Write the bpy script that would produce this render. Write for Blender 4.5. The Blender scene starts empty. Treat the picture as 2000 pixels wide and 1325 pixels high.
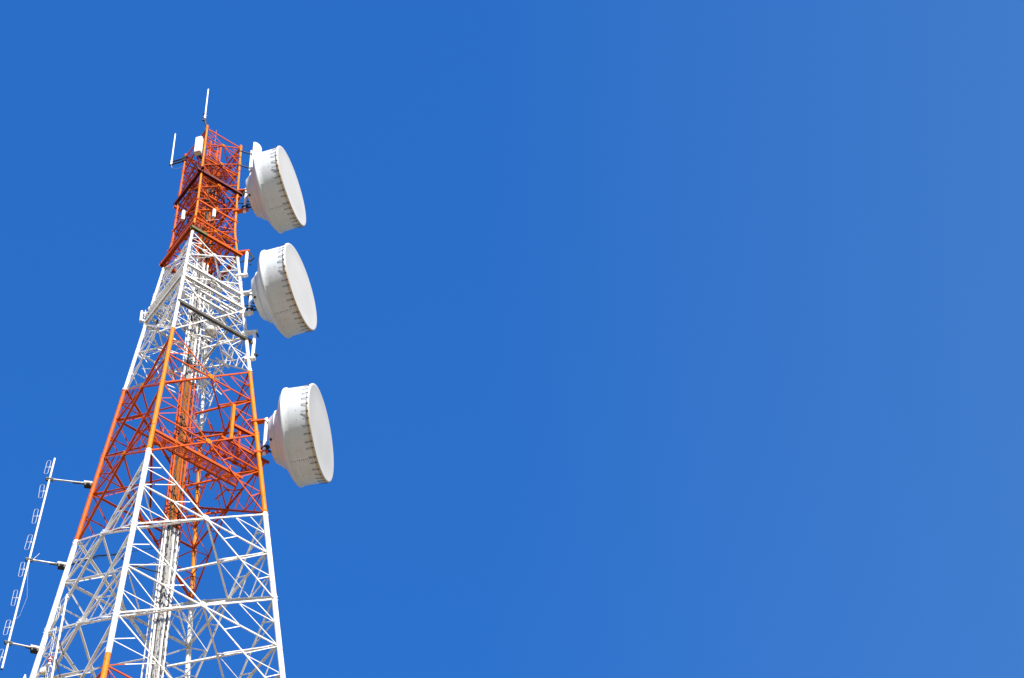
import bpy, math, random
from mathutils import Vector, Matrix
random.seed(7)
R = math.radians
scene = bpy.context.scene
COL = scene.collection

# ------------------------------------------------------------------ helpers
def V(*a): return Vector(a[0] if len(a) == 1 else a)

def tag(o, label=None, cat=None, group=None, kind=None):
    if label: o['label'] = label
    if cat: o['category'] = cat
    if group: o['group'] = group
    if kind: o['kind'] = kind
    return o

def thing(name, label, cat, loc=(0, 0, 0), rotz=0.0, group=None):
    o = bpy.data.objects.new(name, None)
    o.empty_display_size = 0.3
    COL.objects.link(o)
    o.location = loc
    o.rotation_euler = (0, 0, rotz)
    return tag(o, label, cat, group)

class MB:
    """collects boxes, angles, tubes and lathes and links them as one mesh object"""
    def __init__(s): s.v = []; s.f = []; s.m = []; s.sm = []
    def add(s, vs, fs, mi=0, smooth=False):
        b = len(s.v)
        s.v += [tuple(v) for v in vs]
        s.f += [tuple(i + b for i in f) for f in fs]
        s.m += [mi] * len(fs); s.sm += [smooth] * len(fs)
    def prism(s, prof0, prof1, mi=0, smooth=False, caps=True):
        n = len(prof0)
        fs = [(i, (i + 1) % n, n + (i + 1) % n, n + i) for i in range(n)]
        if caps: fs += [tuple(range(n - 1, -1, -1)), tuple(range(n, 2 * n))]
        s.add(list(prof0) + list(prof1), fs, mi, smooth)
    def bar(s, p, q, w, h, up=(0, 0, 1), mi=0, w1=None, h1=None):
        p, q = V(p), V(q); d = (q - p).normalized(); up = V(up)
        x = d.cross(up)
        if x.length < 1e-4: x = d.cross(V(1, 0, 0))
        x.normalize(); y = x.cross(d)
        w1 = w if w1 is None else w1; h1 = h if h1 is None else h1
        a = [p + x * sx * w / 2 + y * sy * h / 2 for sx, sy in ((-1, -1), (1, -1), (1, 1), (-1, 1))]
        b = [q + x * sx * w1 / 2 + y * sy * h1 / 2 for sx, sy in ((-1, -1), (1, -1), (1, 1), (-1, 1))]
        s.prism(a, b, mi)
    def angle(s, p, q, w, nrm, t=0.012, off=0.0, mi=0, flip=False, dep=None):
        """steel angle: one flange in the plane with normal nrm, one turned inward along its upper edge"""
        p, q, n = V(p), V(q), V(nrm).normalized()
        d = (q - p).normalized(); u = d.cross(n).normalized()
        if (u.z < 0) != flip: u = -u
        n = u.cross(d).normalized() if u.cross(d).dot(V(nrm)) > 0 else -u.cross(d).normalized()
        o = n * off
        dw = w if dep is None else dep
        prof = [(-w / 2, 0), (w / 2, 0), (w / 2, -dw), (w / 2 - t, -dw), (w / 2 - t, -t), (-w / 2, -t)]
        a = [p + o + u * i + n * j for i, j in prof]
        b = [q + o + u * i + n * j for i, j in prof]
        if (a[1] - a[0]).cross(a[2] - a[1]).dot(d) > 0: a.reverse(); b.reverse()
        s.prism(a, b, mi)
    def channel(s, p, q, w, h, t=0.014, mi=0, up=(0, 0, 1)):
        """U channel lying on its web, lips down"""
        p, q = V(p), V(q); d = (q - p).normalized(); x = d.cross(V(up)).normalized(); y = x.cross(d)
        prof = [(-w/2, h/2), (w/2, h/2), (w/2, -h/2), (w/2 - t, -h/2), (w/2 - t, h/2 - t), (-w/2 + t, h/2 - t), (-w/2 + t, -h/2), (-w/2, -h/2)]
        s.prism([p + x*i + y*j for i, j in prof], [q + x*i + y*j for i, j in prof], mi)
    def tube(s, pts, r, n=10, mi=0, closed=False, smooth=True):
        pts = [V(p) for p in pts]; N = len(pts)
        rs = r if isinstance(r, (list, tuple)) else [r] * N
        vs = []; ref = None
        for i, p in enumerate(pts):
            a = pts[(i - 1) % N] if (i or closed) else p
            b = pts[(i + 1) % N] if (i < N - 1 or closed) else p
            d = (b - a).normalized()
            if ref is None:
                ref = d.orthogonal().normalized()
            x = (ref - d * ref.dot(d)).normalized(); ref = x; y = d.cross(x)
            vs += [p + (x * math.cos(k * 2 * math.pi / n) + y * math.sin(k * 2 * math.pi / n)) * rs[i] for k in range(n)]
        fs = []
        for i in range(N if closed else N - 1):
            j = (i + 1) % N
            fs += [(i*n + k, i*n + (k+1) % n, j*n + (k+1) % n, j*n + k) for k in range(n)]
        s.add(vs, fs, mi, smooth)
        if not closed:
            s.add(vs[:n], [tuple(range(n - 1, -1, -1))], mi)
            s.add(vs[-n:], [tuple(range(n))], mi)
    def lathe(s, prof, n=96, mi=0, smooth=True, wob=None):
        """profile (axial, radius) turned round the x axis"""
        vs = []
        for i, (a, r) in enumerate(prof):
            for k in range(n):
                th = 2 * math.pi * k / n
                rr = r * (1 + (wob(a, th) if wob else 0))
                vs.append((a, rr * math.cos(th), rr * math.sin(th)))
        fs = []
        for i in range(len(prof) - 1):
            fs += [(i*n + k, (i+1)*n + k, (i+1)*n + (k+1) % n, i*n + (k+1) % n) for k in range(n)]
        s.add(vs, fs, mi, smooth)
    def build(s, name, mats, parent=None, loc=None):
        me = bpy.data.meshes.new(name)
        me.from_pydata(s.v, [], s.f)
        if not isinstance(mats, (list, tuple)): mats = [mats]
        for m in mats: me.materials.append(m)
        me.polygons.foreach_set('material_index', s.m)
        me.polygons.foreach_set('use_smooth', s.sm)
        me.update()
        o = bpy.data.objects.new(name, me)
        COL.objects.link(o)
        if parent: o.parent = parent
        if loc is not None: o.location = loc
        return o

# ------------------------------------------------------------------ materials
def new_mat(name):
    m = bpy.data.materials.new(name); m.use_nodes = True
    nt = m.node_tree; bs = nt.nodes['Principled BSDF']
    return m, nt, bs
def nd(nt, typ, **kw):
    n = nt.nodes.new(typ)
    for k, v in kw.items(): setattr(n, k, v)
    return n
def mixc(nt, fac, a, b):
    n = nd(nt, 'ShaderNodeMix', data_type='RGBA')
    L = nt.links
    for sock, val in ((n.inputs[0], fac), (n.inputs[6], a), (n.inputs[7], b)):
        if hasattr(val, 'is_linked') or hasattr(val, 'links'): L.new(val, sock)
        else: sock.default_value = val if not isinstance(val, tuple) or len(val) == 4 else (*val, 1)
    return n.outputs[2]
def noise(nt, scale, detail=4, coord='Position', stretch=None):
    if coord == 'Position':
        g = nd(nt, 'ShaderNodeNewGeometry').outputs['Position']
    else:
        va = nd(nt, 'ShaderNodeVectorMath', operation='ADD'); oi = nd(nt, 'ShaderNodeObjectInfo')
        ml = nd(nt, 'ShaderNodeMath', operation='MULTIPLY'); ml.inputs[1].default_value = 37.0
        nt.links.new(oi.outputs['Random'], ml.inputs[0])
        nt.links.new(nd(nt, 'ShaderNodeTexCoord').outputs['Object'], va.inputs[0]); nt.links.new(ml.outputs[0], va.inputs[1])
        g = va.outputs[0]
    if stretch:
        mp = nd(nt, 'ShaderNodeMapping'); mp.inputs['Scale'].default_value = stretch
        nt.links.new(g, mp.inputs['Vector']); g = mp.outputs[0]
    n = nd(nt, 'ShaderNodeTexNoise'); n.inputs['Scale'].default_value = scale; n.inputs['Detail'].default_value = detail
    nt.links.new(g, n.inputs['Vector'])
    return n.outputs['Fac']
def ramp(nt, fac, p0, p1, c0=(0, 0, 0, 1), c1=(1, 1, 1, 1)):
    r = nd(nt, 'ShaderNodeValToRGB')
    r.color_ramp.elements[0].position = p0; r.color_ramp.elements[0].color = c0
    r.color_ramp.elements[1].position = p1; r.color_ramp.elements[1].color = c1
    nt.links.new(fac, r.inputs[0]); return r.outputs[0]

WHITE = (0.86, 0.85, 0.825); ORANGE = (0.60, 0.098, 0.006)   # bracing
LEG_ORANGE = (0.72, 0.225, 0.002)
BANDS = [48.0, 61.0, 72.86, 84.69, 93.144, 100.904]      # paint changes colour at these heights

def banded_paint(name, rust=0.5, rough=0.42, tint=1.0, orange=ORANGE):
    """aviation paint, orange and white bands by height above the ground"""
    m, nt, bs = new_mat(name)
    sep = nd(nt, 'ShaderNodeSeparateXYZ')
    nt.links.new(nd(nt, 'ShaderNodeNewGeometry').outputs['Position'], sep.inputs[0])
    w = (*[c * tint for c in WHITE], 1); o = (*[c * tint for c in orange], 1)
    acc = None
    for i, z in enumerate(BANDS):
        g = nd(nt, 'ShaderNodeMath', operation='GREATER_THAN'); g.inputs[1].default_value = z
        nt.links.new(sep.outputs[2], g.inputs[0])
        a = nd(nt, 'ShaderNodeMath', operation='SUBTRACT' if i % 2 == 0 else 'ADD')
        if acc is None: a.inputs[0].default_value = 1.0
        else: nt.links.new(acc, a.inputs[0])
        nt.links.new(g.outputs[0], a.inputs[1]); acc = a.outputs[0]
    band = mixc(nt, acc, w, o)
    n1 = ramp(nt, noise(nt, 1.7, 6), 0.3, 0.75, (0.78, 0.77, 0.74, 1), (1, 1, 1, 1))
    mul = nd(nt, 'ShaderNodeMix', data_type='RGBA', blend_type='MULTIPLY'); mul.inputs[0].default_value = 1
    nt.links.new(band, mul.inputs[6]); nt.links.new(n1, mul.inputs[7])
    spots = ramp(nt, noise(nt, 9.0, 5), 0.645 - 0.02 * rust, 0.69)
    col = mixc(nt, spots, mul.outputs[2], (0.10, 0.045, 0.022))
    nt.links.new(col, bs.inputs['Base Color'])
    bs.inputs['Roughness'].default_value = rough
    bs.inputs['Specular IOR Level'].default_value = 0.16
    return m

def plain(name, col, rough=0.5, metal=0.0, var=0.15, scale=6.0, spec=0.4):
    m, nt, bs = new_mat(name)
    f = ramp(nt, noise(nt, scale, 5), 0.3, 0.7)
    nt.links.new(mixc(nt, f, tuple(c * (1 - var) for c in col), tuple(min(1, c * (1 + var * 0.4)) for c in col)), bs.inputs['Base Color'])
    bs.inputs['Roughness'].default_value = rough; bs.inputs['Metallic'].default_value = metal
    bs.inputs['Specular IOR Level'].default_value = spec
    return m

def dish_paint():
    """pale grey-white sheet metal with faint vertical dirt runs and specks"""
    m, nt, bs = new_mat('weathered_dish_paint')
    base = (0.61, 0.655, 0.69)
    run = ramp(nt, noise(nt, 2.2, 6, 'Object', (1.0, 1.0, 0.35)), 0.42, 0.78)
    c = mixc(nt, run, base, (0.55, 0.58, 0.60))
    low = noise(nt, 0.7, 3, 'Object')
    c2 = mixc(nt, ramp(nt, low, 0.45, 0.75), c, (0.585, 0.61, 0.62))
    speck = ramp(nt, noise(nt, 24, 3, 'Object'), 0.725, 0.745)
    c3 = mixc(nt, speck, c2, (0.26, 0.22, 0.18))
    nt.links.new(c3, bs.inputs['Base Color'])
    bs.inputs['Roughness'].default_value = 0.45; bs.inputs['Specular IOR Level'].default_value = 0.35
    bp = nd(nt, 'ShaderNodeBump'); bp.inputs['Strength'].default_value = 0.12; bp.inputs['Distance'].default_value = 0.03
    nt.links.new(noise(nt, 1.6, 3, 'Object'), bp.inputs['Height']); nt.links.new(bp.outputs[0], bs.inputs['Normal'])
    return m

def radome_mat():
    m, nt, bs = new_mat('radome_fabric')
    f = ramp(nt, noise(nt, 1.1, 5, 'Object'), 0.3, 0.8)
    nt.links.new(mixc(nt, f, (0.515, 0.512, 0.50), (0.48, 0.477, 0.465)), bs.inputs['Base Color'])
    bs.inputs['Roughness'].default_value = 0.75; bs.inputs['Specular IOR Level'].default_value = 0.2
    return m

def rim_mat():
    """white rim tape, its lower part worn to ochre"""
    m, nt, bs = new_mat('worn_rim_band')
    tc = nd(nt, 'ShaderNodeTexCoord'); sp = nd(nt, 'ShaderNodeSeparateXYZ'); nt.links.new(tc.outputs['Object'], sp.inputs[0])
    a = nd(nt, 'ShaderNodeMath', operation='MULTIPLY_ADD'); a.inputs[1].default_value = -0.42; a.inputs[2].default_value = 0.06
    nt.links.new(sp.outputs[2], a.inputs[0])
    b = nd(nt, 'ShaderNodeMath', operation='ADD'); nt.links.new(a.outputs[0], b.inputs[0]); nt.links.new(noise(nt, 7, 5, 'Object'), b.inputs[1])
    f = ramp(nt, b.outputs[0], 0.62, 0.95)
    nt.links.new(mixc(nt, f, (0.72, 0.71, 0.69), (0.54, 0.41, 0.24)), bs.inputs['Base Color'])
    bs.inputs['Roughness'].default_value = 0.7
    return m

M = {
    'paint': banded_paint('banded_tower_paint'),
    'leg': banded_paint('banded_leg_paint', rust=1.0, rough=0.5, orange=LEG_ORANGE),
    'redder_leg': banded_paint('redder_leg_paint', rust=1.4, rough=0.55, orange=(0.60, 0.115, 0.005)),  # left leg, a redder orange than the other three
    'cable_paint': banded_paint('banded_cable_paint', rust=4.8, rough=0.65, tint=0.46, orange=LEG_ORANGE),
    'black': plain('black_cable', (0.012, 0.012, 0.013), 0.6),
    'dark': plain('dark_clamp_steel', (0.030, 0.028, 0.027), 0.55, 0.3),
    'galv': plain('galvanised_steel', (0.42, 0.42, 0.41), 0.45, 0.35, 0.25, 8),
    'tarnish': plain('tarnished_beam', (0.060, 0.050, 0.040), 0.65, 0.0, 0.5, 5),
    'offwhite': plain('aged_white_aluminium', (0.62, 0.63, 0.64), 0.45, 0, 0.2),
    'white': plain('white_gloss_paint', (0.82, 0.82, 0.81), 0.35, 0, 0.06),
    'cream': plain('cream_cabinet_paint', (0.60, 0.54, 0.42), 0.5, 0, 0.2, 9),
    'beige': plain('panel_underside_beige', (0.55, 0.50, 0.40), 0.6, 0, 0.15),
    'dish': dish_paint(), 'radome': radome_mat(), 'rim': rim_mat(),
    'rivet': plain('rivet_dark', (0.09, 0.08, 0.07), 0.6),
    'clip': plain('spring_clip_steel', (0.085, 0.083, 0.08), 0.5, 0.4),
    'drum': banded_paint('rusty_drum_paint', rust=5.0, rough=0.6, tint=0.75),
    'redlens': plain('red_lens', (0.28, 0.008, 0.008), 0.2, 0, 0.1, 20, 0.6),
    'shaded_ring': plain('shaded_brace_paint', (0.16, 0.016, 0.008), 0.6, 0, 0.4, 4),  # brace paint darkened to put underside shade into the beam's colour
    'olive': plain('olive_painted_beam', (0.11, 0.10, 0.014), 0.55, 0, 0.3),
}
def ground_mat():
    m, nt, bs = new_mat('dry_earth_ground')
    a = ramp(nt, noise(nt, 0.05, 8), 0.35, 0.7)
    c = mixc(nt, a, (0.20, 0.165, 0.11), (0.11, 0.105, 0.057))
    b = ramp(nt, noise(nt, 1.2, 8), 0.4, 0.7)
    nt.links.new(mixc(nt, b, c, (0.23, 0.19, 0.135)), bs.inputs['Base Color'])
    bs.inputs['Roughness'].default_value = 0.95; return m

# ------------------------------------------------------------------ the tower's outline
LV = [('n4', 64.0), ('n3', 69.6), ('m2', 75.073), ('m1', 80.136), ('c1', 84.690), ('p1', 89.268), ('c2', 93.144),
      ('q1', 97.196), ('q2', 99.032), ('c3', 100.904), ('t1', 102.733), ('t2', 104.453), ('t3', 106.164), ('t4', 107.761), ('top', 109.001)]
LZ = [z for _, z in LV]
LZ[1] = 69.2; LZ[0] = 62.6
def W(z):
    if z <= 102.733: return 8.6307 - 0.0759321 * z
    return 0.8299 + (0.7704 - 0.8299) * (z - 102.733) / (109.001 - 102.733)
SG = {'F': (-1, -1), 'R': (1, -1), 'B': (1, 1), 'L': (-1, 1)}
def P(c, z): w = W(z); return V(SG[c][0] * w, SG[c][1] * w, z)
FACES = [('F', 'R', (0, -1, 0)), ('L', 'F', (-1, 0, 0)), ('R', 'B', (1, 0, 0)), ('B', 'L', (0, 1, 0))]
def legr(z): return 0.090 if z < 80 else 0.090 - 0.0018 * (z - 80) if z < 100 else 0.044

tower = thing('lattice_tower', 'tall orange and white banded steel lattice tower seen from below', 'tower')

# legs: tapering pipes with joint collars and gusset lugs, one mesh each, painted in bands
for c in 'FRBL':
    mb = MB()
    zs = [0, 20, 40, 55] + LZ + [109.06]
    for i in range(len(zs) - 1):
        a, b = P(c, zs[i]), P(c, zs[i + 1])
        r = legr(zs[i] + 0.5)
        mb.tube([a, b], r, 14)
        if i >= 3:
            u = (b - a).normalized()
            mb.tube([a - u * 0.16, a - u * 0.14, a + u * 0.14, a + u * 0.16], [r * 1.01, r * 1.09, r * 1.09, r * 1.01], 14)
            # bolt heads on the collar
            x = u.orthogonal().normalized(); y = u.cross(x)
            for k in range(8):
                th = k * math.pi / 4 + 0.3
                for s in (-0.08, 0.08):
                    q = a + u * s + (x * math.cos(th) + y * math.sin(th)) * r * 1.06
                    mb.bar(q, q + (x * math.cos(th) + y * math.sin(th)) * 0.02, 0.028, 0.028)
    mb.build('leg', M['redder_leg'] if c == 'L' else M['leg'], tower)

# bracing: every member is a steel angle
diag, horiz, plan, redun, guss = [], [], [], [], []
for i in range(len(LZ) - 1):
    z0, z1 = LZ[i], LZ[i + 1]; zm = (z0 + z1) / 2
    small = z0 > 93
    wd = 0.032 if z0 > 100 else 0.036 if small else 0.054 if z0 < 84 else 0.049
    wr = 0.020 if z0 > 100 else 0.024 if small else 0.033
    mids = {}
    for A, B, n in FACES:
        a0, a1, b0, b1 = P(A, z0), P(A, z1), P(B, z0), P(B, z1)
        # crossing point of the two diagonals
        w0, w1 = W(z0), W(z1); t = w1 / (w0 + w1); g = a1.lerp(b0, t)
        zc = g.z; am, bm = P(A, zc), P(B, zc)
        nn = V(n)
        mids[(A, B)] = g
        e = 0.07
        diag.append((a1, b0, wd, n, 0.0, z0)); diag.append((b1, a0, wd, n, -0.014, z0))
        horiz.append((am, bm, wd * 1.0, n, -0.030, z0))
        guss.append((g, n, wd, z0))
        for lt, lb, lm in ((a1, a0, am), (b1, b0, bm)):
            for E in (lt, lb):
                D = (E + g) / 2; Q = (E + lm) / 2; D1 = (E + D) / 2; H = (lm + g) / 2; D2 = (D + g) / 2
                if z0 > 100: segs = [(lm, D), (Q, D)]
                else: segs = [(lm, D), (Q, D), (Q, D1), (H, D2)]
                for s0, s1 in segs: redun.append((s0, s1, wr, n, -0.046, z0))
    gf, gl, gr, gb = [mids[(A, B)] for A, B, _ in FACES]
    if z0 > 64:
        for s0, s1 in ((gf, gr), (gr, gb), (gb, gl), (gl, gf)):
            plan.append((s0, s1, wd * 1.15, (0, 0, -1), 0.05, z0))
        if z0 > 68:
            for c, s0, s1 in (('F', gl, gf), ('R', gf, gr), ('B', gr, gb), ('L', gb, gl)):
                hm = (s0 + s1) / 2
                redun.append((P(c, gf.z), hm, wr * 1.2, (0, 0, -1), 0.03, z0))
                for gg in (s0, s1):
                    redun.append(((P(c, z0) + gg) / 2, hm, wr * 0.8, (0.3, -1, 0), 0.01, z0))

def emit(lst, name, keep, mat, deep=1.0):
    lst = sorted(lst, key=lambda t: -((t[1] - t[0]).length * t[2]) if t[5] > 69 else 1)
    rest = MB()
    for k, (p, q, w, n, off, z0) in enumerate(lst):
        p, q = V(p), V(q); jit = random.uniform(-0.003, 0.003)
        mb = MB() if k < keep else rest
        mb.angle(p, q, w * random.uniform(0.94, 1.06), n, max(0.006, w * 0.16), off + jit * 0.4, 0, False, w * (1.8 if off == -0.014 else deep))
        if k < keep: mb.build(name, mat, tower)
    if rest.v:
        tag(rest.build(name, mat, tower), kind='stuff')
emit(diag, 'diagonal_brace', 99, M['paint'])
emit(horiz, 'horizontal_brace', 99, M['paint'], 1.35)
emit(plan, 'plan_brace', 99, M['paint'])
emit(redun, 'secondary_brace', 99, M['paint'])
for g, n, wd, z0 in guss:
    mb = MB(); n = V(n); t = n.cross(V(0, 0, 1)); s = wd * 2.3; d = 0.014
    c = g + n * 0.004
    prof = [(-1, -.45), (-.45, -1), (.45, -1), (1, -.45), (1, .45), (.45, 1), (-.45, 1), (-1, .45)]
    a = [c + t * i * s + V(0, 0, 1) * j * s for i, j in prof]
    mb.prism(a, [v + n * d for v in a])
    for i, j in ((-.5, -.5), (.5, -.5), (-.5, .5), (.5, .5), (0, 0)):
        q = c + n * d + t * i * s + V(0, 0, 1) * j * s
        mb.bar(q, q + n * 0.018, 0.024, 0.024)
    mb.build('gusset_plate', M['leg'], tower)

# lower bracing between the visible panels and the ground
mb = MB(); lz = [0, 13, 25, 36, 46, 55, 62.6]
for i in range(6):
    for A, B, n in FACES:
        mb.angle(P(A, lz[i]), P(B, lz[i + 1]), 0.13, n, 0.014); mb.angle(P(B, lz[i]), P(A, lz[i + 1]), 0.13, n, 0.014, -0.02)
        zc = (lz[i] + lz[i + 1]) / 2
        mb.angle(P(A, lz[i + 1]), P(B, lz[i + 1]), 0.12, n, 0.014, -0.045)
tag(mb.build('lower_brace', M['paint'], tower), kind='stuff')

# horizontal ties from the left and right legs to the cable tray
for i in range(1, 7):
    z0, z1 = LZ[i], LZ[i + 1]; w0, w1 = W(z0), W(z1); zc = z1 + (z0 - z1) * w1 / (w0 + w1)
    for c, end in (('L', (-0.36, 0.05)), ('R', (0.38, -0.08))):
        mb = MB()
        p = P(c, zc); q = V(end[0], end[1], zc)
        mb.angle(p, q, 0.058, (0, 0, -1), 0.01, 0.02)
        mb.build('tray_tie', M['paint'], tower)

# ------------------------------------------------------------------ cable tray up the middle
mb = MB(); zb, zt = 0.0, 109.6
tx, ty, hw = 0.05, -0.05, 0.225
for x in (-hw, 0.085, hw):
    mb.bar((tx + x, ty, zb), (tx + x, ty, zt), 0.030, 0.06, (1, 0, 0))
for x in (-hw, hw):
    mb.bar((tx + x, ty + 0.18, zb), (tx + x, ty + 0.18, zt), 0.03, 0.04, (1, 0, 0))
z = 56.0; k = 0
while z < 109.4:
    mb.bar((tx - hw + .02, ty + 0.03, z), (tx + hw - .02, ty + 0.03, z), 0.04, 0.025)
    mb.bar((tx - hw + .02, ty + 0.18, z + .2), (tx + hw - .02, ty + 0.18, z + .2), 0.03, 0.025)
    sgn = 1 if k % 2 else -1
    mb.bar((tx - sgn * hw * .96, ty + .19, z), (tx + sgn * hw * .96, ty + .19, z + .8), 0.025, 0.02)
    if k % 2:
        for sx in (-1, 1): mb.bar((tx + sx * hw, ty + .03, z), (tx + sx * hw, ty + 0.17, z), 0.03, 0.025)
    z += 0.45; k += 1
tray = mb.build('cable_tray', M['paint'], tower)
xs = [(-0.205, 107.6, .019), (-0.16, 106.2, .021), (-0.112, 98.5, .018), (-0.07, 108.6, .022), (-0.018, 104.8, .019), (0.03, 108.9, .021),
      (-0.09, 97.6, .024), (0.145, 105.2, .017), (0.19, 90.2, .016), (-0.19, 95.2, .022)]
for k, (x, top, r) in enumerate(xs):
    mb = MB(); dy = -0.035 if k in (6, 9) else 0.0
    zz = [0, 30, 55] + [55 + 0.45 * j for j in range(1, int((top - 55) / 0.45))] + [top]
    sw = random.uniform(0, 6)
    pts = [(tx + x * .86 + 0.012 * math.sin(z * .9 + sw) + random.uniform(-.010, .010), ty - 0.012 + dy + random.uniform(-.014, .014), z) for z in zz]
    mb.tube(pts, r, 7)
    mb.build('cable', M['black'] if k in (3, 7, 9) else M['cable_paint'], tray)
# short black bars of random height along the tray
mb = MB(); z = 57.0
while z < 107:
    for x0, pr in ((-0.215, .85), (-0.13, .5), (-0.04, .35), (0.145, .8), (0.20, .8)):
        if random.random() < pr:
            zz = z + random.uniform(-.12, .12); hh = random.uniform(.06, .19)
            mb.bar((tx + x0 * .86, ty - 0.045, zz), (tx + x0 * .86 + random.uniform(-.015, .015), ty - 0.045, zz + hh), random.uniform(.016, .030), 0.03, (0, 1, 0))
    if random.random() < 0.6:
        zz = z + random.uniform(-.1, .1)
        mb.bar((tx + hw + .035, ty - .02, zz), (tx + hw + .035, ty - 0.02, zz + random.uniform(.08, .22)), 0.035, 0.04, (0, 1, 0))
    z += 0.34
tag(mb.build('tray_dash', M['black'], tray), kind='stuff')

# ------------------------------------------------------------------ climbing ladder with a safety cage
U, N = V(.92, .38, 0), V(.38, -.92, 0)
def ladc(z):
    k = 1 - (z - 77) * 0.031
    return V(-.347 * k + .49, .26 * k + .63, z)
mb = MB()
for sx in (-1, 1): mb.bar(ladc(50) + U * .15 * sx, ladc(107.2) + U * .15 * sx, 0.045, 0.022, U)
z = 56.0
while z < 107: mb.tube([ladc(z) - U * .15, ladc(z) + U * .15], 0.011, 6); z += 0.30
for th in (-50, 0, 50):
    o = N * (.30 + .30 * math.cos(R(th))) + U * .30 * math.sin(R(th))
    mb.bar(ladc(56) + o, ladc(106.8) + o, 0.025, 0.006, U)
ladder = mb.build('caged_ladder', M['paint'], tower)
z = 70.2
while z < 106.8:
    mb = MB(); c = ladc(z); pts = [c - U * .15]
    for k in range(13):
        th = R(-100 + k * 200 / 12); pts.append(c + N * (.30 + .31 * math.cos(th)) + U * .31 * math.sin(th))
    pts.append(c + U * .15)
    mb.tube(pts, 0.015, 6); mb.build('hoop', M['paint'], ladder); z += 1.15

# ------------------------------------------------------------------ work platforms (parts of the tower)
def grating(mb, x0, x1, y0, y1, z, along='x', pitch=0.040, t=0.017, d=0.022):
    if along == 'x':
        y = y0
        while y <= y1: mb.bar((x0, y, z), (x1, y, z), t, d); y += pitch
        x = x0
        while x <= x1: mb.bar((x, y0, z + .006), (x, y1, z + .006), 0.009, 0.010); x += 0.10
    else:
        x = x0
        while x <= x1: mb.bar((x, y0, z), (x, y1, z), t, d); x += pitch
        y = y0
        while y <= y1: mb.bar((x0, y, z + .006), (x1, y, z + .006), 0.009, 0.010); y += 0.10

def rest_platform(z, x0, x1, ya, yb, rails=True):
    mb = MB()
    for y in (ya, yb): mb.channel((x0, y, z), (x1, y, z), 0.06, 0.115)
    x = x0 + 0.05
    while x < x1: mb.bar((x, ya, z - .02), (x, yb, z - .02), 0.05, 0.05); x += 0.42
    if rails:
        for x in (x0 + .5, (x0 + x1) / 2, x1 - .25):
            mb.tube([(x, yb + .03, z), (x, yb + .03, z + 1.0)], 0.022, 7)
        for h in (0.55, 1.0): mb.tube([(x0 + .4, yb + .03, z + h), (x1, yb + .03, z + h)], 0.02, 7)
    o = mb.build('rest_platform', M['paint'], tower)
    g = MB(); grating(g, x0 + .04, x1 - .04, ya + .05, yb - .05, z + 0.06, 'y')
    g.build('grating', M['paint'], o)
    return o
rest_platform(86.17, -1.99, 1.35, -2.02, -1.64)
o = rest_platform(88.12, 0.55, 2.42, -1.82, -1.20, False)
mb = MB()
for k in range(36):
    z = random.uniform(86.25, 89.0); x, y = random.uniform(-.2, 1.5), random.uniform(-1.7, -.7)
    d = V(random.choice((1, 0, -1, .5)), random.choice((1, 0, -1)), random.uniform(-.9, .9))
    if d.xy.length < .4: d = V(.1, 0, 1)
    q = V(x, y, z) + d.normalized() * random.uniform(.3, .9)
    q.x = min(q.x, 1.75); q.y = max(q.y, -1.78)
    mb.angle((x, y, z), q, random.choice((.03, .04, .05)), (random.uniform(-.2, .2), -1, .1), 0.007)
tag(mb.build('bracket_steel', M['paint'], tower), kind='stuff')
# upright post and short channels behind the lowest dish
mb = MB()
mb.bar((0.92, -1.80, 88.2), (0.92, -1.80, 90.3), 0.10, 0.10, (1, 0, 0))
mb.build('mounting_post', M['leg'], tower)
mb = MB(); mb.channel((1.0, -1.80, 89.15), (1.80, -1.82, 89.15), 0.10, 0.12); mb.build('mounting_channel', M['paint'], tower)
mb = MB(); mb.bar((1.35, -1.55, 88.1), (1.35, -1.55, 89.5), 0.16, 0.06, (1, 0, 0)); mb.build('mounting_post', M['paint'], tower)
mb = MB(); mb.tube([(1.15, -1.6, 87.9), (1.15, -1.6, 89.0)], 0.03, 8); mb.build('mounting_post', M['paint'], tower)
mb = MB(); mb.channel((-1.85, -1.55, 86.9), (-0.2, 1.2, 86.9), 0.08, 0.12); mb.build('mounting_channel', M['paint'], tower)

# ring beams round the tower
def ring(name, z, ex, w, h, mat, sides='FLRB', over=0.0, kind='channel'):
    a = W(z) + ex
    for i, (A, B, n) in enumerate(FACES):
        if A not in sides: continue
        n = V(n); p = V(SG[A][0] * a, SG[A][1] * a, z); q = V(SG[B][0] * a, SG[B][1] * a, z)
        d = (q - p).normalized(); p -= d * over; q += d * over
        mb = MB(); dz = V(0, 0, 0.003 * (i % 2) + (0.5 * h + .004 if i % 2 else 0))
        mb.channel(p + dz, q + dz, w, h)
        mb.build(name, mat, tower)
ring('ring_beam', 105.5, 0.05, 0.12, 0.12, M['shaded_ring'], 'FL', 0.16)
ring('ring_beam', 105.1, 0.04, 0.08, 0.10, M['paint'], 'RB', 0.10)
ring('ring_beam', 103.4, 0.03, 0.045, 0.06, M['paint'], 'FLRB', 0.05)
ring('ring_beam', 102.0, 0.03, 0.045, 0.06, M['paint'], 'FLRB', 0.05)
ring('ring_beam', 101.10, 0.08, 0.14, 0.16, M['paint'], 'LRB', 0.08)
ring('ring_beam', 98.20, 0.03, 0.07, 0.10, M['paint'], 'FLRB', 0.05)
ring('ring_beam', 97.25, 0.04, 0.08, 0.10, M['paint'], 'FLRB', 0.04)
mb = MB(); a = W(100.9) + 0.08
mb.channel((-a - .04, -a, 101.0), (-0.40, -a, 101.0), 0.11, 0.14); mb.build('ring_beam', M['olive'], tower)
mb = MB(); mb.channel((-0.396, -a, 101.0), (a + .05, -a, 101.0), 0.11, 0.14); mb.build('ring_beam', M['paint'], tower)
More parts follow.
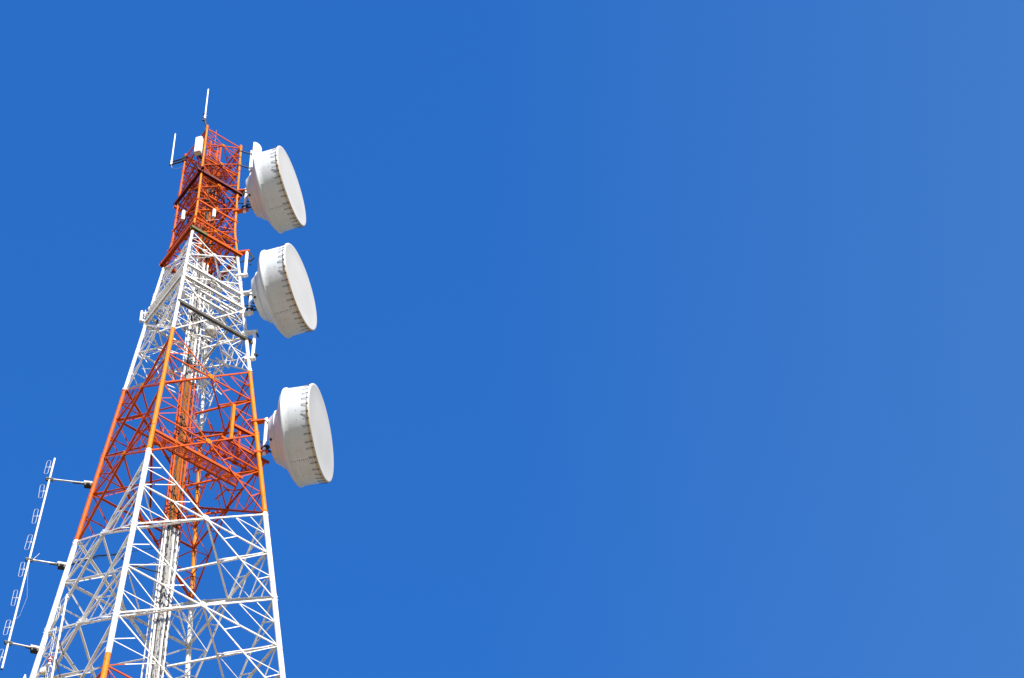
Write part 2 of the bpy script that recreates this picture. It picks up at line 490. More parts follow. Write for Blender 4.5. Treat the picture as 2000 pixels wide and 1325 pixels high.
# wide white ledge on the left face and stacked channels on the front and back faces
mb = MB(); a = 1.35
mb.bar((-1.18, -1.22, 97.80), (-1.24, 1.22, 97.62), 0.26, 0.04)
mb.channel((-1.03, -1.22, 97.98), (-1.10, 1.24, 97.80), 0.08, 0.10)
mb.build('ledge', M['paint'], tower)
for k in range(4):
    mb = MB(); z = 98.05 - 0.24 * k
    mb.channel((-0.2 - .1 * k, -W(z) + .10 + .13 * k, z), (W(z) - .02, -W(z) + .10 + .13 * k, z), 0.07, 0.09)
    mb.build('deck_channel', M['paint'], tower)
for k in range(9):
    mb = MB(); y = -1.0 + .26 * k; z = 97.45
    mb.channel((-W(z) + .1, y, z), (-0.45, y, z), 0.06, 0.06)
    mb.build('deck_channel', M['paint'], tower)
for k in range(8):
    mb = MB(); y = -0.9 + .25 * k; z = 97.3
    mb.channel((0.5, y, z), (W(z) - .1, y, z), 0.05, 0.06)
    mb.build('deck_channel', M['paint'], tower)
for k in range(6):
    mb = MB(); y = -0.85 + .33 * k; z = 94.6
    mb.angle((0.75, y, z), (W(z) - .1, y + .1, z), 0.06, (0, 0, -1)); mb.build('deck_channel', M['paint'], tower)
# upper gratings
for z, x0, x1, ya, yb in ((106.9, -.62, .70, -.70, .55), (105.2, -.70, .72, -.25, .70), (103.1, -.7, -.38, -.6, .7), (102.2, .38, .74, -.74, .74)):
    mb = MB()
    for y in (ya, yb): mb.channel((x0, y, z), (x1, y, z), 0.05, 0.08)
    for x in (x0, (x0 + x1) / 2, x1): mb.bar((x, ya + .03, z - .01), (x, yb - .03, z - .01), 0.04, 0.06)
    o = mb.build('upper_platform', M['paint'], tower)
    g = MB(); grating(g, x0 + .03, x1 - .03, ya + .03, yb - .03, z + 0.05, 'y', 0.042, 0.016); g.build('grating', M['paint'], o)
# loose clutter of small angles inside the upper part
mb = MB()
for k in range(170):
    z = random.uniform(101.2, 107.2); w = W(z) - .08
    x, y = random.uniform(-w, w), random.uniform(-w, w)
    d = V(random.choice((1, 0, -1)), random.choice((1, 0, -1)), random.uniform(-.6, .6))
    if d.xy.length < .5: d = V(0.2, 0, 1)
    L = random.uniform(.3, .8); q = V(x, y, z) + d.normalized() * L
    q.x = max(-w, min(w, q.x)); q.y = max(-w, min(w, q.y))
    mb.angle((x, y, z), q, random.choice((.022, .028, .036)), (random.uniform(-.2, .2), -1, .1), 0.006)
for k in range(120):
    z = random.uniform(93.6, 100.6); w = W(z) - .08
    x, y = random.uniform(-w, w), random.uniform(-w, w)
    d = V(random.choice((1, 0, -1)), random.choice((1, 0, -1)), random.uniform(-.7, .7))
    if d.xy.length < .5: d = V(0.2, 0, 1)
    q = V(x, y, z) + d.normalized() * random.uniform(.4, 1.1)
    q.x = max(-w, min(w, q.x)); q.y = max(-w, min(w, q.y))
    mb.angle((x, y, z), q, random.choice((.025, .03, .04)), (random.uniform(-.2, .2), -1, .1), 0.006)
tag(mb.build('bracket_steel', M['paint'], tower), kind='stuff')
mb = MB()  # dark bars added to imitate deep shade among the members
for k in range(48):
    z = random.uniform(101.3, 108.2); w = W(z) - .10
    x, y = random.uniform(-w, w), random.uniform(-w, w)
    d = V(random.choice((1, 0, -1)), random.choice((1, 0, -1)), random.uniform(-.5, .5))
    if d.xy.length < .5: d = V(0.1, 0, 1)
    q = V(x, y, z) + d.normalized() * random.uniform(.2, .55)
    q.x = max(-w, min(w, q.x)); q.y = max(-w, min(w, q.y))
    mb.bar((x, y, z), q, random.choice((.03, .05)), .03)
for k in range(14):
    z = random.uniform(94, 100.4); w = W(z) - .2; x, y = random.uniform(-w, w), random.uniform(-w, w)
    mb.bar((x, y, z), (x + random.uniform(-.1, .1), y + random.uniform(-.1, .1), z + random.uniform(.15, .4)), .04, .05)
tag(mb.build('shade_bar', M['dark'], tower), kind='stuff')
mb = MB(); mb.tube([(0.33, 0.02, 104), (0.36, .04, 106.2), (0.40, .0, 107.8), (0.30, -.02, 108.3)], 0.018, 7)
mb.build('cable', M['black'], tower)
mb = MB(); mb.bar((-1.45, -1.43, 95.2), (1.57, -1.43, 95.2), 0.10, 0.14); mb.build('tarnished_beam', M['tarnish'], tower)
mb = MB(); mb.bar((-1.40, -1.39, 95.34), (1.52, -1.39, 95.34), 0.07, 0.07); mb.build('ring_beam', M['paint'], tower)
for k, (A, B, n) in enumerate(FACES):
    mb = MB(); mb.angle(P(A, 108.98), P(B, 108.98), 0.055, n, 0.009, 0.004 * (k % 2)); mb.build('top_rail', M['paint'], tower)
# lightning rod above the tray
mb = MB(); mb.tube([(0.02, -.02, 109.4), (0.02, -.02, 110.7)], [0.02, 0.012], 7); mb.build('lightning_rod', M['paint'], tower)

# ------------------------------------------------------------------ drum-shaped microwave dishes
CLIPS = 40
def dish(label, front, r, az, el, L, pipe_x, zt, zb, clean=False, group='drum microwave dishes on the right leg'):
    az = R(az); el = R(el); ax = V(math.cos(el) * math.cos(az), math.cos(el) * math.sin(az), math.sin(el))
    D = 0.67                                   # depth of the reflector and hub behind the shroud
    base = V(front) - ax * (L + D)
    t = thing('microwave_dish', label, 'microwave dish', base, az, group); t.rotation_euler = (0, -el, az)
    f = L + D
    wob = lambda a, th: 0.0022 * math.sin(5 * th + a * 3) + 0.0016 * math.sin(11 * th + 1.3)
    mb = MB(); mb.lathe([(D - .02, r * .975), (D - .02, r + .035), (D + .01, r + .045), (D + .05, r + .038), (D + .07, r + .006),
                         (D + .25, r + .003), (D + .5, r), (f - .12, r), (f - .03, r + .004), (f - .03, r - .03)], 128, wob=wob)
    # riveted seam along the lower side, and scattered rivets in rows
    ths = R(-126) if True else 0
    def rivet(a, th, s):
        rr = r * (1 + wob(a, th)) + 0.001; n = V(0, math.cos(th), math.sin(th)); tt = V(0, -math.sin(th), math.cos(th)); p = V(a, 0, 0) + n * rr
        pr = [p + (V(1, 0, 0) * math.cos(k * math.pi / 3) + tt * math.sin(k * math.pi / 3)) * s for k in range(6)]
        mb.prism([v - n * .01 for v in pr], [v + n * .010 for v in pr], 1)
    for base_th in (-96, 24, 144):
        for k in range(11):
            rivet(D + .09 + k * (L - .25) / 10, R(base_th), 0.013)
            if k % 2 == 0: rivet(D + .09 + k * (L - .25) / 10, R(base_th + 2.6), 0.009)
    for k in range(30):
        th = k * 2 * math.pi / 30
        for a in (D + .17, D + .33, D + .52):
            if random.random() < .75: rivet(a + random.uniform(-.02, .02), th, 0.009)
    mb.build('shroud', [M['dish'], M['rivet']], t)
    # reflector: concave flare from the shroud in to the hub drum
    R1 = r * .62
    bell = [(0, .985), (.05, .965), (.085, .940), (.12, .895), (.17, .82), (.23, .73), (.29, .66), (.34, .615), (.38, .597), (.41, .590)]
    mb = MB(); mb.lathe([(D - .02 - d, r * q) for d, q in reversed(bell)], 128); refl = mb.build('reflector', M['dish'], t)
    mb = MB()
    mb.lathe([(0.0, 0.0), (0.0, r * .462), (.012, r * .482), (.05, r * .495), (.12, r * .525), (.20, r * .570), (.225, r * .590), (.235, r * .602), (.25, r * .602), (.262, r * .592)], 112)
    th = R(-128); p = V(.02 + .06, r * .545 * math.cos(th), r * .545 * math.sin(th)); n = V(-.3, math.cos(th), math.sin(th)).normalized()
    q = V(.10, (r * .516) * math.cos(th), (r * .516) * math.sin(th))
    mb.tube([q - n * .02, q + n * .03], 0.045, 12, 1)
    mb.build('hub', [M['dish'], M['black']], t)
    # radome: slightly domed fabric over the mouth
    mb = MB(); mb.lathe([(f - .005, r + .030), (f + .012, r + .022), (f + .02, r - .01), (f + .014, r - .05), (f + .03, r * .6), (f + .037, r * .25), (f + .038, 0.0)], 128)
    mb.build('radome', M['radome'], t)
    mb = MB(); mb.lathe([(f - .085, r + .010), (f - .085, r + .026), (f - .045, r + .034), (f - .005, r + .034), (f - .005, r + .01)], 128)
    mb.build('rim_band', M['rim'], t)
    # spring clips round the mouth
    for k in range(CLIPS):
        th = 2 * math.pi * (k + random.uniform(-.12, .12)) / CLIPS
        n = V(0, math.cos(th), math.sin(th)); tt = V(0, -math.sin(th), math.cos(th)); rr = r + .022
        mb = MB(); a0 = f - .25 + random.uniform(-.03, .03); sk = random.uniform(-.02, .02)
        b0 = n * rr + V(a0, 0, 0); b1 = n * (r + .04) + V(f - .05, 0, 0) + tt * sk
        mb.tube([b0 - tt * .014, b1 - tt * .020], 0.0052, 5); mb.tube([b0 + tt * .014, b1 + tt * .020], 0.0052, 5)
        mb.tube([b0 - tt * .014, b0 + tt * .014], 0.0075, 5)
        mb.bar(b1 - V(.02, 0, 0), b1 + V(.03, 0, 0), 0.04, 0.012, n)
        mb.build('clip', M['clip'], t)
    # mount: pipe beside the tower leg, arms and struts (world coordinates turned into the dish's own)
    inv = Matrix.Rotation(el, 4, 'Y') @ Matrix.Rotation(-az, 4, 'Z') @ Matrix.Translation(-base)
    X = lambda *p: inv @ V(*p)
    pipe = V(pipe_x, -pipe_x, 0); sgn = V(.707, -.707, 0)
    mb = MB(); mb.tube([X(pipe.x, pipe.y, zb - .05), X(pipe.x, pipe.y, zt + .05)], 0.062, 12)
    mb.build('mount_pipe', M['white'], t)
    for z in (zt - .06, zb + .06):
        lp = P('R', z); mb = MB()
        mb.bar(X(*(lp - sgn * .12)), X(*(V(pipe.x, pipe.y, z) + sgn * .14)), 0.20, 0.10, (0, 0, 1), 0, 0.12, 0.05)
        mb.build('mount_arm', M['paint'], t)
    hubz = base.z; mb = MB()
    mb.bar(X(pipe.x - .02, pipe.y + .02, zt - .02), V(.03, 0, r * .44), 0.16, 0.09); mb.bar(V(-.03, 0, -r * .3), V(-.03, 0, r * .45), 0.12, 0.06, (1, 0, 0))
    mb.build('mount_bracket', M['dish'], t)
    mb = MB(); mb.bar(X(pipe.x, pipe.y, zb + .22), V(.05, 0, -r * .42), 0.05, 0.05)
    if not clean: mb.bar(X(pipe.x, pipe.y, zb + .22 + .5), V(-.02, 0.05, -r * .1), 0.035, 0.035)
    if not clean:
        mb.tube([V(-.05, .16, r * .40), V(-.02, .10, -r * .42)], 0.028, 8); mb.tube([V(-.05, -.16, r * .40), V(-.02, -.10, -r * .42)], 0.028, 8)
    for zz in ((zb + .33,) if clean else (zb + .28, zt - .3)): mb.bar(X(pipe.x - .08, pipe.y + .08, zz), X(pipe.x + .10, pipe.y - .10, zz), 0.13, 0.10)
    mb.build('mount_strut', M['dark'], t)
    mb = MB(); e = X(*(P('R', (zt + zb) / 2 - .1)))
    mb.tube([e, V(.0, .05, -r * .25)], 0.022, 7); mb.build('side_strut', M['dark'], t)
    return t
dish('topmost of the three white drum dishes, its back edge behind a small white panel', (2.11, -2.565, 104.879), 1.544, -53.3, 1.84, .904, 1.045, 105.70, 104.12)
dish('middle white drum dish, beside the white painted band of the tower', (2.50, -3.037, 97.552), 1.588, -54.1, 0, .935, 1.42, 98.36, 96.88)
dish('lowest and largest looking white drum dish, on orange arms at the orange band', (3.355, -3.514, 88.628), 1.636, -47.6, -2.1, .953, 2.07, 90.06, 88.10, True)

# empty brackets on the right leg
def empty_bracket(label, x, zt, zb, cat='bracket'):
    t = thing('antenna_bracket', label, cat, (x, -x, zb), 0, 'empty antenna brackets on the right leg')
    o = V(x, -x, zb)
    mb = MB(); mb.tube([V(0, 0, -.02), V(0, 0, zt - zb + .02)], 0.062, 12); mb.build('pipe', M['white'], t)
    for z in (zt - .04, zb + .04):
        lp = P('R', z) - o; sg = V(.707, -.707, 0)
        mb = MB(); mb.bar(lp - sg * .12, V(0, 0, z - zb) + sg * .10, 0.17, 0.10, (0, 0, 1), 0, 0.13, 0.09); mb.build('arm', M['paint'], t)
    return t
b = empty_bracket('empty white pipe bracket with a dark hook, between the top and middle drum dishes', 1.215, 101.2, 99.5)
mb = MB(); mb.bar((.05, -.05, 1.62), (.19, -.19, 1.15), 0.05, 0.06); mb.bar((.19, -.19, 1.15), (.10, -.10, .98), 0.05, 0.05); mb.bar((.05, -.05, 1.05), (.12, -.12, .72), 0.06, 0.05)
mb.bar((-.3, .3, .98), (.0, 0, 1.05), 0.03, 0.03); mb.bar((-.25, .25, .55), (0, 0, .5), 0.025, 0.025)
mb.build('hook', M['dark'], b)
b = empty_bracket('empty white pipe bracket where the dark beam ends, below the middle drum dish', 1.60, 95.68, 93.90)
mb = MB(); mb.bar((.05, -.05, 1.66), (.10, -.10, 1.40), 0.05, 0.05); mb.bar((.03, -.03, .30), (.09, -.09, .2), 0.09, 0.12); mb.bar((-.10, .02, .95), (-.02, 0, 1.0), 0.1, 0.12)
mb.build('clamp', M['dark'], b)

# ------------------------------------------------------------------ whips and panels at the top
t = thing('whip_antenna', 'upright white whip antenna on the very top of the tower', 'antenna', (-.878, -.69, 109.72))
mb = MB(); mb.tube([(0, 0, .0), (0, 0, .25), (0, 0, .26), (0, 0, 2.36), (0, 0, 2.38)], [.045, .045, .030, .026, .012], 10); mb.build('rod', M['white'], t)
mb = MB(); mb.tube([(-.055, .05, .45), (.03, -.02, -.35), (.09, -.07, -.75)], 0.028, 8); mb.tube([(.02, 0, .05), (.07, -.05, -.55)], 0.03, 8)
mb.bar((-.07, .05, .12), (.04, -.02, .12), 0.07, 0.06); mb.bar((-.07, .05, -.1), (.05, -.03, -.1), 0.07, 0.06); mb.bar((-.03, .03, .3), (-.03, .03, .42), 0.09, 0.07)
mb.build('mount', M['dark'], t)

t = thing('whip_antenna', 'white whip antenna held out on two dark arms from the left leg', 'antenna', (-1.124, 1.204, 108.62))
mb = MB(); mb.tube([(0, 0, -.02), (0, 0, .3), (0, 0, .31), (0, 0, 2.40), (0, 0, 2.42)], [.045, .045, .030, .026, .012], 10); mb.build('rod', M['white'], t)
for dz in (.02, .22):
    mb = MB(); e = V(.33, -.41, dz + .02)
    mb.tube([(-.05, .06, dz - .02), e], 0.034, 8); mb.build('arm', M['dark'], t)  # dark colour stands in for the shaded underside of galvanised arms
    mb = MB(); mb.bar(e - V(.04, -.05, 0), e + V(.05, -.06, 0), 0.14, 0.14); mb.build('clamp', M['dark'], t)
mb = MB(); mb.tube([(0, 0, 0), (.05, -.02, -.25), (.2, -.2, -.38), (.42, -.46, -.30)], 0.009, 6); mb.build('cable', M['galv'], t)

def rounded(w, d, k=5, back=0.35):
    """plan outline of a panel: rounded front at +x, flat back"""
    pts = []
    for i in range(k + 1):
        a = -math.pi / 2 + math.pi * i / k
        pts.append((d * (0.45 + .55 * math.cos(a)), w / 2 * (0.72 * math.sin(a) + .28 * (1 if i > k / 2 else -1 if i < k / 2 else 0))))
    return [(-d * .2, -w / 2 * .9)] + pts + [(-d * .2, w / 2 * .9)]
def panel(name, label, loc, rz, w, d, h, cat='antenna', group=None, box=False):
    t = thing(name, label, cat, loc, rz, group)
    pr = [(-d * .3, -w * .42), (-d * .1, -w * .5), (d * .62, -w * .5), (d, -w * .36), (d, w * .36), (d * .62, w * .5), (-d * .1, w * .5), (-d * .3, w * .42)] if box else rounded(w, d, 8)
    mb = MB(); mb.prism([V(x, y, 0.0) for x, y in pr], [V(x, y, h) for x, y in pr]); o = mb.build('casing', M['white'], t)
    mb = MB(); mb.prism([V(x * .96, y * .96, -.02) for x, y in pr], [V(x * .96, y * .96, 0.003) for x, y in pr]); mb.build('base_cap', M['beige'], t)
    return t
t = panel('panel_antenna', 'white box-shaped panel antenna with a beige underside, on the front leg at the top', (-1.0, -.74, 106.78), R(217), 0.29, 0.16, 1.08, box=True)
mb = MB()
for z in (.04, .95): mb.bar((-.05, 0, z), (-.22, .04, z), 0.09, 0.09)
mb.tube([(-.08, -.05, 0.0), (-.10, -.05, -.35), (-.2, -.1, -.6)], .016, 6); mb.build('mount', M['dark'], t)
t = panel('panel_antenna', 'white round-topped panel antenna just behind the topmost drum dish', (1.16, -1.12, 107.15), R(-20), 0.34, 0.30, 1.55)
mb = MB(); pr = rounded(0.34, 0.30, 8)
def sect(f):
    hh = 1.55 + .50 * math.sin(f); k = math.cos(f)
    return [V(-.048 + (x + .048) * max(k, .04), y * (0.35 + .65 * k), hh) for x, y in pr]
for i in range(7): mb.prism(sect(i * math.pi / 14), sect((i + 1) * math.pi / 14), 0, False, i == 6)
mb.build('cap', M['white'], t)
mb = MB(); mb.tube([(-.10, .0, -.05), (-.10, 0, 1.45)], 0.032, 8); mb.build('pipe', M['white'], t)
for z in (.12, 1.2):
    mb = MB(); mb.tube([(-.08, 0, z), (-.60, -.03, z + .02)], 0.028, 8); mb.bar((-.12, 0, z - .05), (-.06, 0, z - .05), .1, .12); mb.build('arm', M['dark'], t)
mb = MB(); mb.tube([(-.1, 0, .1), (-.16, .0, .5), (-.25, .02, .5), (-.34, .03, .15)], 0.008, 6); mb.build('cable', M['black'], t)
t = panel('panel_antenna', 'small white panel on the front right face, in the upper orange band', (-.17, -.93, 102.65), R(-95), .13, .09, .50, group=None)
mb = MB(); mb.bar((-.02, 0, .25), (-.10, 0, .25), .06, .2); mb.build('mount', M['dark'], t)
t = panel('panel_antenna', 'small white panel on the left face, in the upper orange band', (-.93, -.03, 102.98), R(178), .13, .09, .60, group=None)
mb = MB(); mb.bar((-.02, 0, .25), (-.10, 0, .25), .06, .2); mb.build('mount', M['dark'], t)
t = panel('panel_antenna', 'slim white panel jutting out from the left leg beside the white band', (-1.385, 1.35, 97.45), R(135), .13, .08, .62)
for z in (.03, .52):
    mb = MB(); mb.bar((-.03, 0, z), (-.22, -.02, z + .02), .05, .05); mb.build('arm', M['white'], t)
mb = MB(); mb.tube([(-.09, 0, -.05), (-.09, 0, .70)], .02, 8); mb.build('pipe', M['galv'], t)

# round equipment drum hung inside the white band
t = thing('equipment_drum', 'squat off-white drum with rust spots inside the tower, just under the dark beam', 'equipment', (.53, -.38, 96.15))
mb = MB(); n = 24
mb.tube([(0, 0, 0), (0, 0, .03), (0, 0, .22), (0, 0, .25)], [.19, .21, .21, .19], 28); mb.build('drum', M['drum'], t)
mb = MB(); mb.bar((-.3, 0, .28), (1.0, 0, .28), .06, .05); mb.build('bracket', M['paint'], t)
mb = MB(); mb.tube([(-.2, -.1, 0), (-.3, -.12, -.25), (-.1, -.1, -.33), (.2, -.06, -.22), (.22, -.05, 0)], .012, 6); mb.build('cable', M['black'], t)

# ------------------------------------------------------------------ folded dipole arrays
def loop_bm(mb, c, u, v, hw, hh, r=0.0068):
    pts = []
    for k in range(20):
        a = 2 * math.pi * k / 20
        ca, sa = math.cos(a), math.sin(a)
        pts.append(V(c) + V(u) * hw * ca + V(v) * ((hh - hw) * (1 if sa > 0 else -1 if sa < 0 else 0) + hw * sa))
    mb.tube(pts, r, 6, closed=True)
top = V(-3.244, 2.614, 88.959); bot = V(-3.663, 2.935, 77.92)
t = thing('dipole_array', 'long white pole with eight small loops, held out left of the tower', 'antenna', bot)
up = (top - bot).normalized(); out = V(-.75, .55, 0).normalized()
mb = MB(); mb.tube([V(0, 0, 0), top - bot], 0.033, 10); mb.tube([-up * .04, V(0, 0, 0)], .035, 10, 1); mb.build('pole', [M['white'], M['dark']], t)
for z in (88.473, 87.11, 85.733, 84.331, 82.894, 81.424, 79.936, 78.472):
    c = bot.lerp(top, (z - bot.z) / (top.z - bot.z)) - bot
    mb = MB(); cc = c + out * .17
    tl = random.uniform(-.06, .06); loop_bm(mb, cc, (out + up * tl).normalized(), (up - out * tl).normalized(), random.uniform(.058, .070), random.uniform(.37, .40))
    mb.tube([c, cc + out * .05], 0.012, 6); mb.bar(cc - out * .09 - up * .03, cc - out * .09 + up * .03, .02, .02)
    mb.build('dipole', M['offwhite'], t)
for z, zl in ((87.79, 87.77), (83.40, 83.434), (79.18, 79.26)):
    c = bot.lerp(top, (z - bot.z) / (top.z - bot.z)) - bot; e = P('L', zl) - bot
    d = (e - c).normalized()
    mb = MB(); mb.tube([c - d * .13, c + (e - c) * .80], 0.030, 8); mb.tube([c + (e - c) * .52 - V(0, 0, .05), e - d * .22 - V(0, 0, .05)], .028, 8, 1)
    arm = mb.build('arm', [M['galv'], M['dark']], t)
    mb = MB(); mb.bar(c - d * .13, c + d * .12, .10, .06); mb.bar(c - d * .11 + V(0, 0, -.07), c + d * .11 + V(0, 0, -.07), .06, .035); mb.build('clamp', M['dark'], arm)
    mb = MB(); mb.bar(e - d * .36, e - d * .08, 0.14, 0.10); mb.build('block', M['cream'], arm)
    mb = MB(); mb.bar(e - d * .33 - V(0, 0, .12), e - d * .10 - V(0, 0, .12), 0.15, 0.13); mb.tube([e - d * .26 - V(.04, .06, .14), e - d * .14 - V(.04, .06, .14)], .07, 10); mb.build('clamp', M['black'], arm)
mb = MB(); c = bot.lerp(top, (83.40 - bot.z) / (top.z - bot.z)) - bot
mb.tube([c + V(.0, 0, -.1), c + V(.03, -.03, -.9), c + V(.10, -.1, -2.0), c + V(.0, .0, -2.9), c + V(-.25, .2, -3.3)], 0.003, 6)
mb.tube([c + V(.1, -.05, .02), c + V(.25, -.15, .35)], .010, 6); mb.tube([c + V(.1, -.05, .02), c + V(.6, -.35, -.10), c + V(1.1, -.5, .08)], .009, 6)
mb.build('cable', M['galv'], t)

top = V(-2.86, .813, 79.92); bot = V(-2.86, .99, 76.0)
t = thing('dipole_array', 'short white pole with loops, close in front of the left leg at the lower edge', 'antenna', bot)
up = (top - bot).normalized(); out = V(-.05, 1.0, 0).normalized()
mb = MB(); mb.tube([V(0, 0, 0), top - bot], 0.035, 10); mb.build('pole', M['white'], t)
for z in (79.45, 78.38, 77.62, 76.6):
    c = bot.lerp(top, (z - bot.z) / (top.z - bot.z)) - bot; cc = c + out * .38
    mb = MB(); loop_bm(mb, cc, out, up, .065, .38); mb.tube([c, cc + out * .07], .014, 6); mb.build('dipole', M['white'], t)
for z in (79.75, 77.35):
    c = bot.lerp(top, (z - bot.z) / (top.z - bot.z)) - bot
    mb = MB(); mb.bar(c - out * .08, c + out * .55 + V(.16, 0, 0), .045, .045); mb.build('arm', M['white'], t)
t = thing('coaxial_cable', 'two black cables hanging beside the lower white dipole pole', 'cable', (-2.86, .41, 75.47))
mb = MB(); mb.tube([(0, .44, 2.25), (0.02, .26, 1.7), (.02, .05, 1.2)], .020, 7); mb.tube([(0, .58, 1.56), (.02, .36, 1.0), (0, .10, .39), (.03, 0, -.1)], .022, 7)
mb.build('cable', M['black'], t)

# obstruction lamp, small round antenna, junction box and a white tip at the lower left
t = thing('obstruction_lamp', 'small red twin obstruction lamp near the bottom of the left leg', 'lamp', (-2.88, 1.255, 77.02))
for dz in (0, .19):
    mb = MB(); mb.tube([(0, 0, dz), (0, 0, dz + .03), (0, 0, dz + .10), (0, 0, dz + .14)], [.06, .072, .068, .035], 14); mb.build('lens', M['redlens'], t)
mb = MB(); mb.tube([(0, 0, -.08), (0, 0, -.004)], .055, 12); mb.tube([(0, 0, .142), (0, 0, .188)], .066, 12); mb.bar((0, 0, -.08), (.18, -.05, -.25), .04, .04); mb.build('base', M['white'], t)
t = thing('round_antenna', 'small cream round antenna with slotted back, below the red lamp', 'antenna', (-2.84, 1.60, 76.95), R(215))
mb = MB(); mb.lathe([(0, 0), (0, .13), (.03, .15), (.10, .15), (.12, .135), (.125, 0)], 28); mb.build('drum', M['cream'], t)
mb = MB()
for y in (-.06, .01, .08): mb.bar((.128, y, -.09), (.128, y, .09), .025, .015, (0, 1, 0))
mb.build('slots', M['white'], t)
mb = MB(); mb.bar((-.05, 0, 0), (-.25, -.1, -.05), .06, .06); mb.build('mount', M['dark'], t)
t = thing('junction_box', 'beige metal box seen from underneath at the lower left edge of the tower', 'box', (-2.66, .28, 74.62))
mb = MB(); mb.bar((-.25, .35, 0), (.30, -.35, 0), .50, .40); mb.build('cabinet', M['beige'], t)
mb = MB(); mb.tube([(-.1, .1, .2), (-.05, .05, .55)], .03, 8); mb.bar((-.2, .1, .213), (.25, -.1, .213), .3, .02); mb.build('cover', M['white'], t)
t = thing('whip_antenna', 'white pointed antenna tip rising at the lower left edge', 'antenna', (-2.96, 2.78, 76.5))
mb = MB(); mb.tube([(0, 0, 0), (0.02, 0, 1.2), (.03, 0.02, 1.5)], [.07, .07, .02], 10); mb.build('rod', M['white'], t)
mb = MB(); mb.bar((0.0, 0, .2), (.25, -.1, .2), .06, .06); mb.build('mount', M['dark'], t)
# long feeder from the middle arm of the array through the left face
t = thing('coaxial_cable', 'black feeder cable running from the left leg into the tower', 'cable', (-2.25, 2.2, 83.4))
mb = MB(); mb.tube([(0, 0, 0), (.55, -.75, .1), (.9, -1.35, -.25), (1.3, -1.6, -.75), (2.1, -2.1, -1.1)], .022, 7)
mb.tube([(0, 0, .05), (.9, -.9, .25), (2.0, -2.1, .15)], .009, 6); mb.build('cable', M['black'], t)

# ------------------------------------------------------------------ ground
mb = MB(); rings = [0, 20, 60, 150, 400, 1200, 4000]; n = 48; vs = []; fs = []
for i, r in enumerate(rings):
    for k in range(n):
        a = 2 * math.pi * k / n
        vs.append((r * math.cos(a), r * math.sin(a), -0.02 if i == 0 else 0.0 - (0.02)))
for i in range(len(rings) - 1):
    fs += [(i*n + k, (i+1)*n + k, (i+1)*n + (k+1) % n, i*n + (k+1) % n) for k in range(n)]
mb.add(vs, fs); tag(mb.build('ground', ground_mat()), kind='structure')

# ------------------------------------------------------------------ sky, sun, camera
SKY_TINT = (0.236, 0.88, 1.62, 1); HORIZON_TINT = (0.30, 0.28, 0.235, 1)
VEIL = [(0.3, (0.01, 0.01, 0.0, 1)), (0.63, (.17, .22, .03, 1)), (1.0, (.78, .72, .20, 1))]
SUN = V(-0.25, -0.72, 0.645).normalized()
elev = math.asin(SUN.z); azim = math.atan2(SUN.x, SUN.y)
w = bpy.data.worlds.new('World'); scene.world = w; w.use_nodes = True
nt = w.node_tree; bg = nt.nodes['Background']
sky = nd(nt, 'ShaderNodeTexSky'); sky.sky_type = 'NISHITA'; sky.sun_disc = False
sky.sun_elevation = elev; sky.sun_rotation = azim
sky.air_density = 1.0; sky.dust_density = 0.0; sky.ozone_density = 3.0; sky.altitude = 300
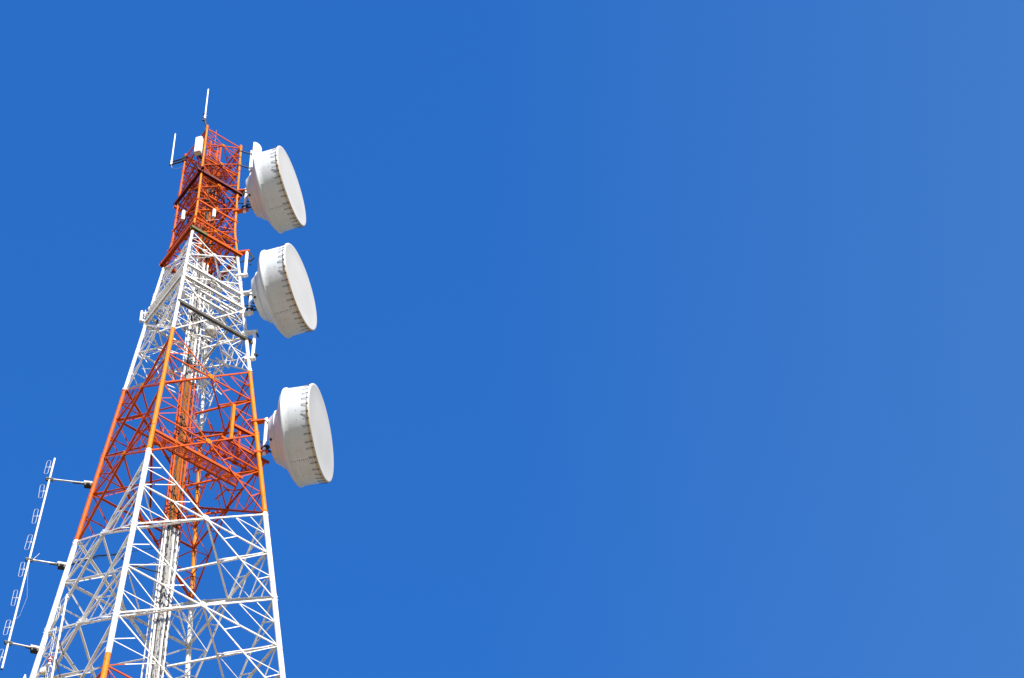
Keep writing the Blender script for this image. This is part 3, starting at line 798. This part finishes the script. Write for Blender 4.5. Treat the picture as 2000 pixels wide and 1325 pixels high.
# a deep, dry blue, paler on the side of the sky that lies toward the sun
tint = nd(nt, 'ShaderNodeMix', data_type='RGBA', blend_type='MULTIPLY'); tint.inputs[0].default_value = 1
zen = nd(nt, 'ShaderNodeSeparateXYZ'); tcs = nd(nt, 'ShaderNodeTexCoord'); nt.links.new(tcs.outputs['Generated'], zen.inputs[0])
zr = nd(nt, 'ShaderNodeMapRange'); zr.interpolation_type = 'SMOOTHSTEP'; zr.inputs[1].default_value = 0.12; zr.inputs[2].default_value = 0.70
nt.links.new(zen.outputs[2], zr.inputs[0])
nt.links.new(mixc(nt, zr.outputs[0], HORIZON_TINT, SKY_TINT), tint.inputs[7])
nt.links.new(sky.outputs[0], tint.inputs[6])
dot = nd(nt, 'ShaderNodeVectorMath', operation='DOT_PRODUCT'); dot.inputs[1].default_value = (0.8129, -0.5820, -0.0215)
nt.links.new(nd(nt, 'ShaderNodeTexCoord').outputs['Generated'], dot.inputs[0])
veil = nd(nt, 'ShaderNodeValToRGB'); e = veil.color_ramp.elements
mp = nd(nt, 'ShaderNodeMapRange'); mp.inputs[1].default_value = -0.17; mp.inputs[2].default_value = 0.37
nt.links.new(dot.outputs['Value'], mp.inputs[0]); nt.links.new(mp.outputs[0], veil.inputs[0])
e[0].position = 0; e[0].color = (0, 0, 0, 1); e[1].position = 1.0; e[1].color = VEIL[-1][1]
for p, c in VEIL[:-1]: k = e.new(p); k.color = c
addn = nd(nt, 'ShaderNodeMix', data_type='RGBA', blend_type='ADD'); addn.inputs[0].default_value = 1
nt.links.new(tint.outputs[2], addn.inputs[6]); nt.links.new(veil.outputs[0], addn.inputs[7])
nt.links.new(addn.outputs[2], bg.inputs['Color']); bg.inputs['Strength'].default_value = 0.10
sd = bpy.data.lights.new('sun', 'SUN'); sd.energy = 5.0; sd.angle = R(0.53); sd.color = (1.0, 0.95, 0.87)
so = bpy.data.objects.new('sun', sd); COL.objects.link(so); so.rotation_euler = SUN.to_track_quat('Z', 'Y').to_euler()
so.location = (0, -60, 160)

cd = bpy.data.cameras.new('camera'); cd.sensor_width = 36; cd.lens = 6236.57 / 2000 * 36; cd.clip_end = 12000; cd.clip_start = 0.5
co = bpy.data.objects.new('camera', cd); COL.objects.link(co)
rt, upv, fw = V(0.81289122, -0.58201853, -0.02150103), V(-0.4776318, -0.68731293, 0.54723743), V(0.33328026, 0.43457492, 0.8367012)
co.matrix_world = Matrix(((rt.x, upv.x, -fw.x, -28.277), (rt.y, upv.y, -fw.y, -55.354), (rt.z, upv.z, -fw.z, 1.6), (0, 0, 0, 1)))
scene.camera = co
vs_ = scene.view_settings; vs_.view_transform = 'Standard'; vs_.look = 'None'; vs_.exposure = 0.85; vs_.gamma = 1.0
vs_.use_curve_mapping = False
scene.render.film_transparent = False
